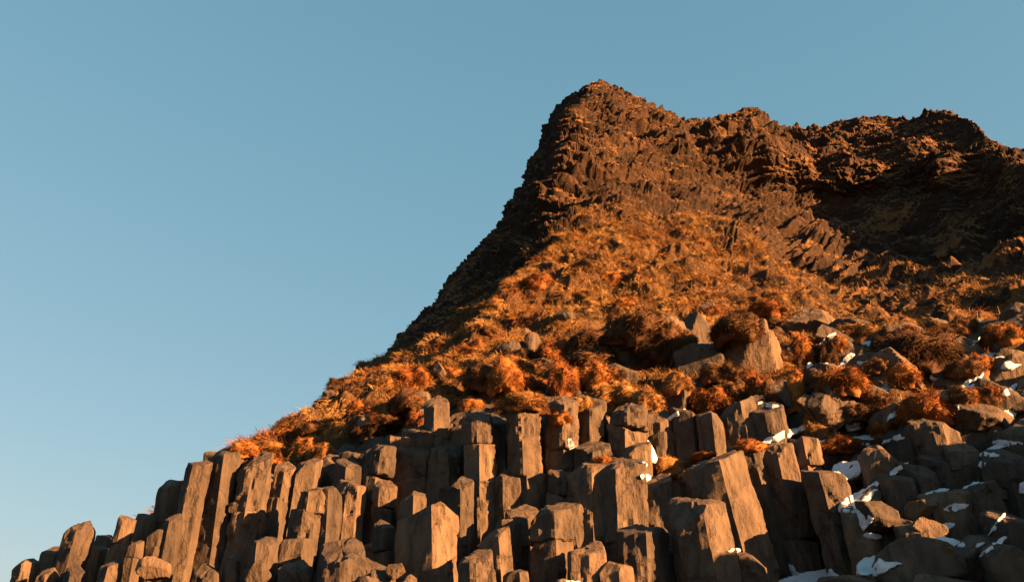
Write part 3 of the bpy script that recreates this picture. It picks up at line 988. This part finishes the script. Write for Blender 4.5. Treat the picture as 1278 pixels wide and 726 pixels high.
TUS = {}
for mname, mt in (('rust', RUST), ('dark', DARKG), ('straw', OCHRE)):
    TUS[mname] = []
    for k in range(4):
        V, F = tussock_mesh(k * 9 + 2 + len(mname), 3200, (1.0, 0.8, 1.2, 1.0)[k])
        TUS[mname].append(mesh_from('grass_tussock', V, F, mt, True))
N_TUS = [0]


def tussock(px, py, w, h, label, mat='rust', Y=None, pos=None, group='grass tussocks of the slope', lean=0.0, on=None):
    N_TUS[0] += 1
    r_ = np.random.default_rng(N_TUS[0] * 17)
    if pos is None:
        if Y is None:
            hit = cast(*(on or (px, py + h * 0.3)), ALL)
            Y = 33.0 if hit is None else float(hit[1])
        pos = P(px, py + h * 0.42, Y + 0.15)
        m = depth(py, Y) / FPX
        sx, sz = w * m * 0.50, max(h * m * 0.80, w * m * 0.28)
    else:
        sx, sz = w, h
    o = link('grass_tussock', TUS[mat][int(r_.integers(4))], None, pos)
    o.scale = (sx, sx * r_.uniform(0.85, 1.1), sz)
    o.rotation_euler = (0, lean, r_.uniform(0, 6.28))
    return tag(o, label, 'grass tussock', group, 'thing')


ALL_V = T[:CUT + 60].reshape(-1, 3)
_r, _c = CUT + 60, T.shape[1]
_i = np.arange(_r * _c).reshape(_r, _c)
_f = np.stack([_i[:-1, :-1], _i[:-1, 1:], _i[1:, 1:], _i[1:, :-1]], -1).reshape(-1, 4).tolist()
_o = len(ALL_V)
ALL = BVHTree.FromPolygons(np.concatenate([ALL_V] + SOLID_V).tolist(), _f + [[i + _o for i in q] for q in SOLID_F])


TUSSES = [
    (1149, 424, 92, 52, 'dark', 'biggest shaggy brown tussock under the dark cliff'),
    (1160, 498, 70, 40, 'rust', 'wide red tussock above the ribbed block'),
    (1201, 401, 46, 28, 'dark', 'dark round tussock touching the shadowed cliff foot'),
    (1246, 408, 34, 24, 'straw', 'small orange tussock on the dark ledge of rock'),
    (1052, 466, 56, 34, 'rust', 'domed tussock with snow along its lower edge'),
    (1086, 497, 40, 36, 'dark', 'round brown tussock beside the domed one near the snow gully'),
    (1128, 461, 42, 28, 'rust', 'ragged rusty tussock below the biggest brown one'),
    (1002, 427, 36, 44, 'rust', 'tall rusty tussock right of the biggest boulder'),
    (1034, 432, 30, 40, 'dark', 'dark upright tussock beside the tall rusty one'),
    (1072, 410, 60, 28, 'straw', 'pale orange tussock mat at the top edge of the boulder band'),
    (1240, 452, 18, 22, 'straw', 'little bright orange tuft in the long snow streak'),
    (944, 474, 36, 52, 'rust', 'pointed bright red tussock leaning below the biggest boulder'),
    (990, 480, 34, 40, 'rust', 'long hanging rusty tuft over the rounded lit rock'),
    (1020, 522, 40, 44, 'straw', 'orange tuft trailing down into the snow gully'),
    (1045, 548, 56, 22, 'rust', 'low red tussock at the head of the round shouldered column'),
    (1068, 508, 36, 20, 'dark', 'small brown tussock ringed with snow'),
    (1098, 528, 30, 22, 'rust', 'small rusty tussock on the lower rim of the gully'),
    (1182, 682, 22, 14, 'straw', 'single orange tuft on the large rounded dark rock'),
    (920, 400, 66, 34, 'dark', 'dark turf cap draped on the biggest boulder', (930, 428)),
    (905, 480, 50, 26, 'dark', 'brown tussock against the foot of the biggest boulder'),
    (958, 486, 46, 24, 'rust', 'rusty fringe under the lit face of the biggest boulder'),
    (893, 388, 34, 26, 'rust', 'rusty tussock above the lit wedge of rock'),
    (800, 396, 66, 44, 'dark', 'dark shaggy hump above the overhanging shelf'),
    (836, 408, 38, 56, 'dark', 'dark drooping tussock at the end of the overhanging shelf'),
    (776, 392, 36, 40, 'dark', 'dark hump behind the overhanging shelf nearest the bright grass'),
    (820, 425, 60, 40, 'dark', 'brown grass fringe hanging over the shelf'),
    (736, 418, 58, 30, 'dark', 'long dark grass roll between bright patches'),
    (740, 444, 90, 34, 'dark', 'broad shaded grass mound in the middle of the slope'),
    (826, 452, 38, 26, 'rust', 'small dome of red grass below the shelf'),
    (770, 488, 84, 40, 'straw', 'wide shaggy orange tussock spilling over the column tops'),
    (808, 494, 44, 40, 'straw', 'orange tussock draped beside the smooth lit boulder'),
    (890, 492, 60, 36, 'rust', 'red grass mop hanging over the short columns'),
    (846, 472, 40, 26, 'straw', 'orange grass crest above the smooth lit boulder'),
    (746, 460, 50, 34, 'rust', 'bright red tussock above the wide orange one'),
    (690, 432, 48, 38, 'rust', 'red tussock mound by the small pointed pale rock'),
    (704, 462, 36, 44, 'rust', 'rusty tussock behind the split lit column'),
    (660, 476, 60, 34, 'rust', 'red grass spread above the tallest straight column'),
    (655, 496, 62, 22, 'straw', 'straw fringe crowning the tallest straight column'),
    (628, 460, 54, 38, 'rust', 'big shaggy mound with lit drooping grass left of the pale rocks'),
    (602, 460, 44, 34, 'dark', 'dark side hump of the big shaggy mound'),
    (590, 432, 46, 26, 'rust', 'rusty tussock on the crest left of the big shaggy mound'),
    (560, 482, 60, 38, 'dark', 'brown mound behind the flat topped lit column'),
    (512, 466, 50, 30, 'rust', 'bright rusty tussock high on the left slope'),
    (482, 480, 44, 30, 'straw', 'orange tussock below the bright rusty one'),
    (508, 494, 50, 26, 'dark', 'dark round tussock on the left slope'),
    (522, 520, 36, 34, 'rust', 'red tussock above the broad rounded column'),
    (446, 506, 32, 26, 'rust', 'rusty tussock near the grassy skyline'),
    (424, 536, 54, 34, 'straw', 'large bright orange tussock above the crumbling column'),
    (386, 552, 44, 32, 'rust', 'rusty tussock where the grass meets the skyline columns'),
    (402, 560, 40, 28, 'straw', 'orange tussock lower beside the rusty skyline one'),
    (346, 568, 26, 26, 'rust', 'small rusty tuft dangling between two skyline columns'),
    (336, 556, 52, 20, 'straw', 'flat orange grass mat on the skyline columns'),
    (304, 556, 34, 18, 'rust', 'dark red tussock first on the grassy skyline'),
    (374, 540, 30, 20, 'rust', 'small red tussock peeking over the skyline'),
    (462, 532, 50, 26, 'dark', 'brown tussock above the lit topped leaning column'),
    (480, 512, 44, 24, 'straw', 'flat orange tussock near the small flat faced rock'),
    (588, 500, 40, 22, 'rust', 'rusty tussock on the column with two cracks'),
    (630, 508, 34, 20, 'dark', 'brown tuft on the slim shaded column'),
    (830, 574, 50, 26, 'straw', 'loose orange grass with snow beside the largest column'),
    (906, 534, 24, 18, 'rust', 'round red tuft on the short columns'),
    (936, 552, 44, 16, 'rust', 'thin rusty tuft atop the long leaning lit column'),
    (880, 566, 36, 12, 'rust', 'low red grass strip on top of the largest column'),
    (752, 572, 24, 14, 'rust', 'tiny rusty tuft beside the square block'),
    (700, 516, 30, 18, 'rust', 'rusty tuft tucked behind the split head'),
    (726, 500, 32, 18, 'straw', 'straw tuft on the brown headed column'),
    (960, 486, 40, 40, 'dark', 'dark tussock left of the rounded lit rock'),
]
for a in TUSSES:
    tussock(*a[:4], a[5], a[4], on=a[6] if len(a) > 6 else None)
for k, (bx_, by_, bw_, bh_) in enumerate(BAND):
    rr_ = np.random.default_rng(k + 300)
    for q in range(2):
        tussock(bx_ + rr_.uniform(-0.35, 0.35) * bw_, by_ - bh_ * rr_.uniform(0.2, 0.5), bw_ * rr_.uniform(0.5, 0.85), bh_ * rr_.uniform(0.5, 0.7), 'shaggy tuft draped over a dark rock in the band above the columns',
                ('dark', 'rust', 'dark')[(k + q) % 3], group='tufts draped over the dark rocks', on=(bx_ + rr_.uniform(-0.2, 0.2) * bw_, by_ - bh_ * 0.2))
# the many other tussocks of the slope
r1 = np.random.default_rng(5)
got = 0
tree_hits = []
while got < 110:
    i = int(r1.integers(np.searchsorted(lay, 2.3), np.searchsorted(lay, 4.6)))
    j = int(r1.integers(np.searchsorted(tt, 0.02), np.searchsorted(tt, 0.86)))
    p = T[i, j]
    if any(abs(p[0] - q[0]) < 0.8 and abs(p[1] - q[1]) < 0.8 for q in tree_hits):
        continue
    tree_hits.append(p)
    s = r1.uniform(0.35, 0.95)
    mt = r1.choice(['rust', 'dark', 'dark', 'straw', 'straw'])
    tussock(0, 0, s, s * r1.uniform(0.6, 0.95), {'rust': 'lesser rust red tussock among many on the slope', 'dark': 'lesser dark brown tussock among many on the slope', 'straw': 'lesser straw orange tussock among many on the slope'}[mt], mt, pos=p - np.array([0, 0, 0.25 * s]), group='lesser %s tussocks scattered over the slope' % mt)
    got += 1


# ---------------------------------------------------------------- short grass on the slope and ledges
TN = grid_normals(T)
if (TN[150:400, 200:600, 2]).mean() < 0:
    TN = -TN


def scatter(n, l0, l1, t0, t1, minz, seed, wgt=None):
    r_ = np.random.default_rng(seed)
    i = r_.integers(np.searchsorted(lay, l0), min(np.searchsorted(lay, l1), len(lay) - 2), n * 5)
    j = r_.integers(np.searchsorted(tt, t0), min(np.searchsorted(tt, t1), len(tt) - 2), n * 5)
    a, b = r_.random(n * 5)[:, None], r_.random(n * 5)[:, None]
    p = T[i, j] * (1 - a) * (1 - b) + T[i + 1, j] * a * (1 - b) + T[i, j + 1] * (1 - a) * b + T[i + 1, j + 1] * a * b
    nn = TN[i, j]
    vx = p - CAM
    rocky = (W0 / 2 + FPX * vx[:, 0] / (vx[:, 1] * cp + vx[:, 2] * sp_) > 985 + 110 * noise(p * 0.2))
    ok = ~(rocky & (r_.random(n * 5) < 0.8)) & (nn[:, 0] > -0.42 + 0.12 * noise(p * 0.5)) & (nn[:, 2] > minz + 0.22 * r_.normal(size=n * 5) * 0.5)
    if wgt is not None:
        ok &= r_.random(n * 5) < wgt(p)
    p, nn = p[ok][:n], nn[ok][:n]
    return p, nn, r_


def grass_sheet(name, label, mat, args, ln, wd, bend=0.6):
    p, nn, r_ = args
    n = len(p)
    cl_ = np.stack([noise(p * 1.4 + s) for s in (5, 41, 83)], -1)
    dsl = np.array([0, 0, -1.0]) + nn * nn[:, 2:3]
    dv = nn * 0.50 + dsl * 0.35 + cl_ * 0.55 + r_.normal(size=(n, 3)) * 0.13 + np.array([-0.12, 0, 0.05])
    dv /= np.linalg.norm(dv, axis=1)[:, None]
    V, F = blades(p - nn * 0.05, dv, r_.uniform(ln[0], ln[1], n), r_.uniform(wd[0], wd[1], n), r_, bend)
    o = link(name, mesh_from(name, V, F, mat, True))
    return tag(o, label, 'grass', None, 'stuff')


grass_sheet('grass', 'straw orange winter grass covering the slope above the columns', STRAW,
            scatter(300000, 2.3, 5.5, 0.0, 0.85, 0.30, 11, lambda p: np.clip(0.45 + 1.4 * noise(p * 0.45 + 3), 0.02, 1)), (0.22, 0.60), (0.006, 0.012), 0.8)
grass_sheet('grass', 'rust red grass growing in patches among the tussocks', RUST,
            scatter(90000, 2.3, 5.2, 0.0, 0.85, 0.25, 12, lambda p: np.clip(0.3 - 1.3 * noise(p * 0.35 + 3), 0.02, 1)), (0.22, 0.60), (0.006, 0.012), 0.8)
grass_sheet('grass', 'tufts of orange grass clinging to the ledges of the cliff', STRAW,
            scatter(34000, 5.0, 9.25, 0.0, 0.85, 0.62, 13, lambda p: np.clip(0.15 + 1.5 * noise(p * 0.22 + 9), 0.01, 1)), (0.15, 0.42), (0.010, 0.022), 0.8)

# ---------------------------------------------------------------- snow


def snow(poly, label, slope=38.0, lift=0.05):
    """a drift with a wavering outline lying over the rock and bridging the gaps at a slope"""
    pl = np.array(poly, float)
    pl = pl.mean(0) + (pl - pl.mean(0)) * (1.3 if pl[:, 0].mean() > 960 else 1.1)
    # round the outline and let it waver
    for _ in range(2):
        nx = np.roll(pl, -1, 0)
        pl = np.stack([pl * 0.75 + nx * 0.25, pl * 0.25 + nx * 0.75], 1).reshape(-1, 2)
    out = []
    for a, b in zip(pl, np.roll(pl, -1, 0)):
        k = max(1, int(np.linalg.norm(b - a) / 1.6))
        out += [a + (b - a) * i / k for i in range(k)]
    pl = np.array(out)
    q3 = np.column_stack([pl * 0.16, np.zeros(len(pl))])
    pl = pl + 1.5 * np.stack([fbm(q3 + 5, 3), fbm(q3 + 55, 3)], -1)
    n0 = len(pl)
    x0, y0, x1, y1 = *pl.min(0), *pl.max(0)
    g = np.stack(np.meshgrid(np.arange(x0, x1, 1.9), np.arange(y0, y1, 1.9)), -1).reshape(-1, 2)
    g = g + rng.uniform(-0.4, 0.4, g.shape)
    ed = [(i, (i + 1) % n0) for i in range(n0)]
    vs, _, fs, _, _, _ = delaunay_2d_cdt([Vector(p) for p in np.concatenate([pl, g])], [], [list(range(n0))], 1, 1e-4)
    vs = np.array([tuple(v) for v in vs])
    fs = [list(f) for f in fs if len(f) >= 3]
    if not fs:
        return
    used = sorted({i for f in fs for i in f})
    rm = {u: k for k, u in enumerate(used)}
    vs, fs = vs[used], [[rm[i] for i in f] for f in fs]
    D = P(vs[:, 0], vs[:, 1], 30.0) - CAM
    D /= np.linalg.norm(D, axis=1)[:, None]
    hy = np.full(len(vs), np.nan)
    for k, (x, y) in enumerate(vs):
        h = ALL.ray_cast(Vector(CAM.tolist()), Vector(D[k].tolist()))
        if h[0] is not None:
            hy[k] = h[3]
    ok = ~np.isnan(hy)
    if ok.sum() < 3:
        return
    mid = np.percentile(hy[ok], 45)
    hy[~ok] = mid
    c = np.argmin(((vs - vs.mean(0)) ** 2).sum(1))
    base = CAM + D[c] * mid
    nv = np.array([0, -math.sin(R(slope)), math.cos(R(slope))])
    dn = D @ nv
    tp = np.where(dn < -1e-3, ((base - CAM) @ nv) / np.where(dn < -1e-3, dn, 1), 1e3)
    tp = np.where(tp < 5, 1e3, tp)
    tp = np.clip(tp, mid - 1.2, mid + 1.2)
    t = np.clip(hy - lift, tp - 0.22, tp + 0.5)
    nb = [[] for _ in vs]
    for f in fs:
        for a, b in zip(f, f[1:] + f[:1]):
            nb[a].append(b)
            nb[b].append(a)
    for _ in range(6):
        sm = np.array([t[x].mean() if x else t[i] for i, x in enumerate(nb)])
        t = 0.5 * t + 0.5 * sm
    pp = CAM + D * t[:, None]
    t = t + 0.07 * fbm(pp * 2.6, 3)
    V = CAM + D * t[:, None]
    V = V + 0.03 * np.stack([noise(V * 4), noise(V * 4 + 9), noise(V * 4 + 20)], -1)
    cnt = set()
    for f in fs:
        for a, b in zip(f, f[1:] + f[:1]):
            cnt.add((a, b))
    rim = [(a, b) for a, b in cnt if (b, a) not in cnt]
    rimv = {a for e in rim for a in e}
    n = len(V)
    V2 = V + np.array([0, 0.10, -0.03])
    VV = np.concatenate([V, V2])
    FF = fs + [[x + n for x in f[::-1]] for f in fs] + [[b, a, a + n, b + n] for a, b in rim]
    loc = VV.mean(0)
    o = link('snow_patch', mesh_from('snow_patch', VV - loc, FF, SNOW, True, 70), None, loc)
    return tag(o, label, 'snow patch', 'snow patches among the rocks', 'thing')


def zr(x0, y0, s, pts):
    return [(x0 + x / s, y0 + y / s) for x, y in pts]


DZ = lambda *p: zr(958, 480, 2.95, p)
EZ = lambda *p: zr(958, 330, 3.82, p)
CZ = lambda *p: zr(680, 480, 2.95, p)
SNOWS = [
    (DZ((255, 290), (330, 285), (400, 235), (398, 255), (335, 298), (340, 320), (275, 350), (262, 330)), 'snow streak left of the dark column with the lit face'),
    (DZ((275, 430), (350, 390), (402, 362), (388, 392), (345, 462), (290, 460)), 'broad snow patch at the bend of the gully'),
    (DZ((335, 460), (362, 485), (412, 448), (402, 476), (372, 502), (362, 530), (350, 500)), 'forked snow patch below the gully bend'),
    (DZ((350, 650), (400, 630), (440, 640), (516, 615), (510, 640), (400, 692), (352, 685)), 'pointed snow drift above the bottom rocks'),
    (DZ((60, 722), (130, 696), (230, 680), (350, 690), (300, 710), (150, 728), (70, 738)), 'longest snow drift along the very foot of the bank'),
    (DZ((82, 640), (102, 690), (135, 692), (110, 720), (92, 700)), 'thin snow tongue beside the largest column foot'),
    (DZ((0, 200), (60, 170), (140, 150), (168, 118), (152, 152), (80, 186), (40, 196), (0, 216)), 'long narrow snow ledge on top of the stacked drums'),
    (DZ((222, 105), (272, 120), (258, 182), (300, 188), (372, 178), (362, 212), (290, 207), (232, 172)), 'irregular snow patch around the small brown tussock'),
    (DZ((290, 140), (350, 112), (357, 150), (310, 168)), 'small square snow patch above the gully'),
    (DZ((455, 312), (522, 283), (480, 318), (460, 334)), 'tapering snow sliver between two dark columns'),
    (DZ((868, 92), (928, 75), (900, 128)), 'triangular snow spot on the large dark slab'),
    (DZ((860, 32), (912, -2), (902, 26), (870, 38)), 'little snow wedge above the triangular spot'),
    (DZ((783, 275), (806, 285), (790, 308)), 'snow chip beside the smooth round headed column'),
    (DZ((926, 365), (946, 358), (946, 392), (930, 392)), 'snow spot on the last dark column'),
    (DZ((702, 45), (716, 50), (718, 82), (704, 86)), 'upright snow fleck right of the wide red tussock'),
    (DZ((418, 8), (472, -3), (462, 17), (430, 27)), 'snow fleck between the round brown and wide red tussocks'),
    (DZ((196, 205), (222, 198), (216, 217), (188, 227)), 'snow dab above the round shouldered column'),
    (DZ((763, 592), (802, 573), (782, 597)), 'snow sliver low on the shaded side'),
    (EZ((438, 455), (490, 465), (520, 428), (558, 412), (532, 442), (526, 494), (478, 478)), 'curved snow hook on the dark rock'),
    (EZ((360, 452), (415, 408), (428, 420), (385, 454)), 'slanting snow dash under the pale grass mat'),
    (EZ((198, 465), (227, 498), (264, 532), (240, 543), (203, 502)), 'snow stripe running down past the rounded lit rock'),
    (EZ((228, 592), (250, 560), (302, 568), (270, 594)), 'snow strip along the domed tussock'),
    (EZ((540, 602), (560, 573), (612, 558), (602, 588), (550, 608)), 'snow wedge between the domed and wide red tussocks'),
    (EZ((968, 446), (1050, 430), (1194, 413), (1192, 428), (1080, 472), (1030, 497), (1050, 462)), 'long slanting snow streak under the dark ledge'),
    (EZ((1120, 480), (1180, 455), (1212, 480), (1130, 497)), 'snow patch below the long slanting streak'),
    (EZ((1115, 612), (1194, 560), (1182, 588), (1140, 622)), 'slim snow blade across the dark slab'),
    (EZ((778, 526), (822, 513), (812, 547), (790, 543)), 'snow patch beside the wide ribbed rock'),
    (EZ((454, 370), (506, 362), (497, 392), (463, 388)), 'bright snow spot beside the pale grass mat'),
    (EZ((960, 402), (1012, 343), (1004, 364)), 'fine snow scratch on the dark ledge'),
    (CZ((374, 193), (414, 255), (406, 278), (384, 282), (384, 240)), 'upright snow streak beside the short lit column'),
    (CZ((84, 168), (101, 210), (122, 228), (85, 246), (88, 200)), 'snow caught in the cleft of the split column'),
    (CZ((350, 325), (397, 335), (385, 350), (355, 347)), 'white snow pad beside the loose orange grass'),
    (CZ((453, 120), (490, 95), (522, 88), (480, 117), (458, 132)), 'snow line under the smooth lit boulder'),
    (CZ((668, 606), (722, 600), (722, 613), (674, 614)), 'snow pinch in the notch of the largest column'),
    (CZ((333, 283), (382, 285), (376, 294)), 'snow dash below the tilted dark block'),
    (CZ((74, 716), (142, 725), (80, 732)), 'snow dab at the foot of the hollow stump'),
    (CZ((780, 60), (870, 78), (860, 92), (800, 80)), 'snow dusting below the pointed red tussock'),
]
for pts, lab in SNOWS:
    snow(pts, lab)
r4 = np.random.default_rng(12)
for k in range(26):
    sx_, sy_ = r4.uniform(1015, 1272), r4.uniform(425, 690)
    if sx_ < 1085 and sy_ > 560:
        continue
    an, ln_ = r4.uniform(-0.9, 0.35), r4.uniform(9, 22)
    dx_, dy_ = math.cos(an) * ln_, math.sin(an) * ln_
    wx_, wy_ = -math.sin(an) * r4.uniform(2.5, 5), math.cos(an) * r4.uniform(2.5, 5)
    snow([(sx_ - dx_, sy_ - dy_), (sx_ - wx_, sy_ - wy_), (sx_ + dx_, sy_ + dy_), (sx_ + wx_, sy_ + wy_)], 'thin snow streak settled in a gap between the dark blocks')
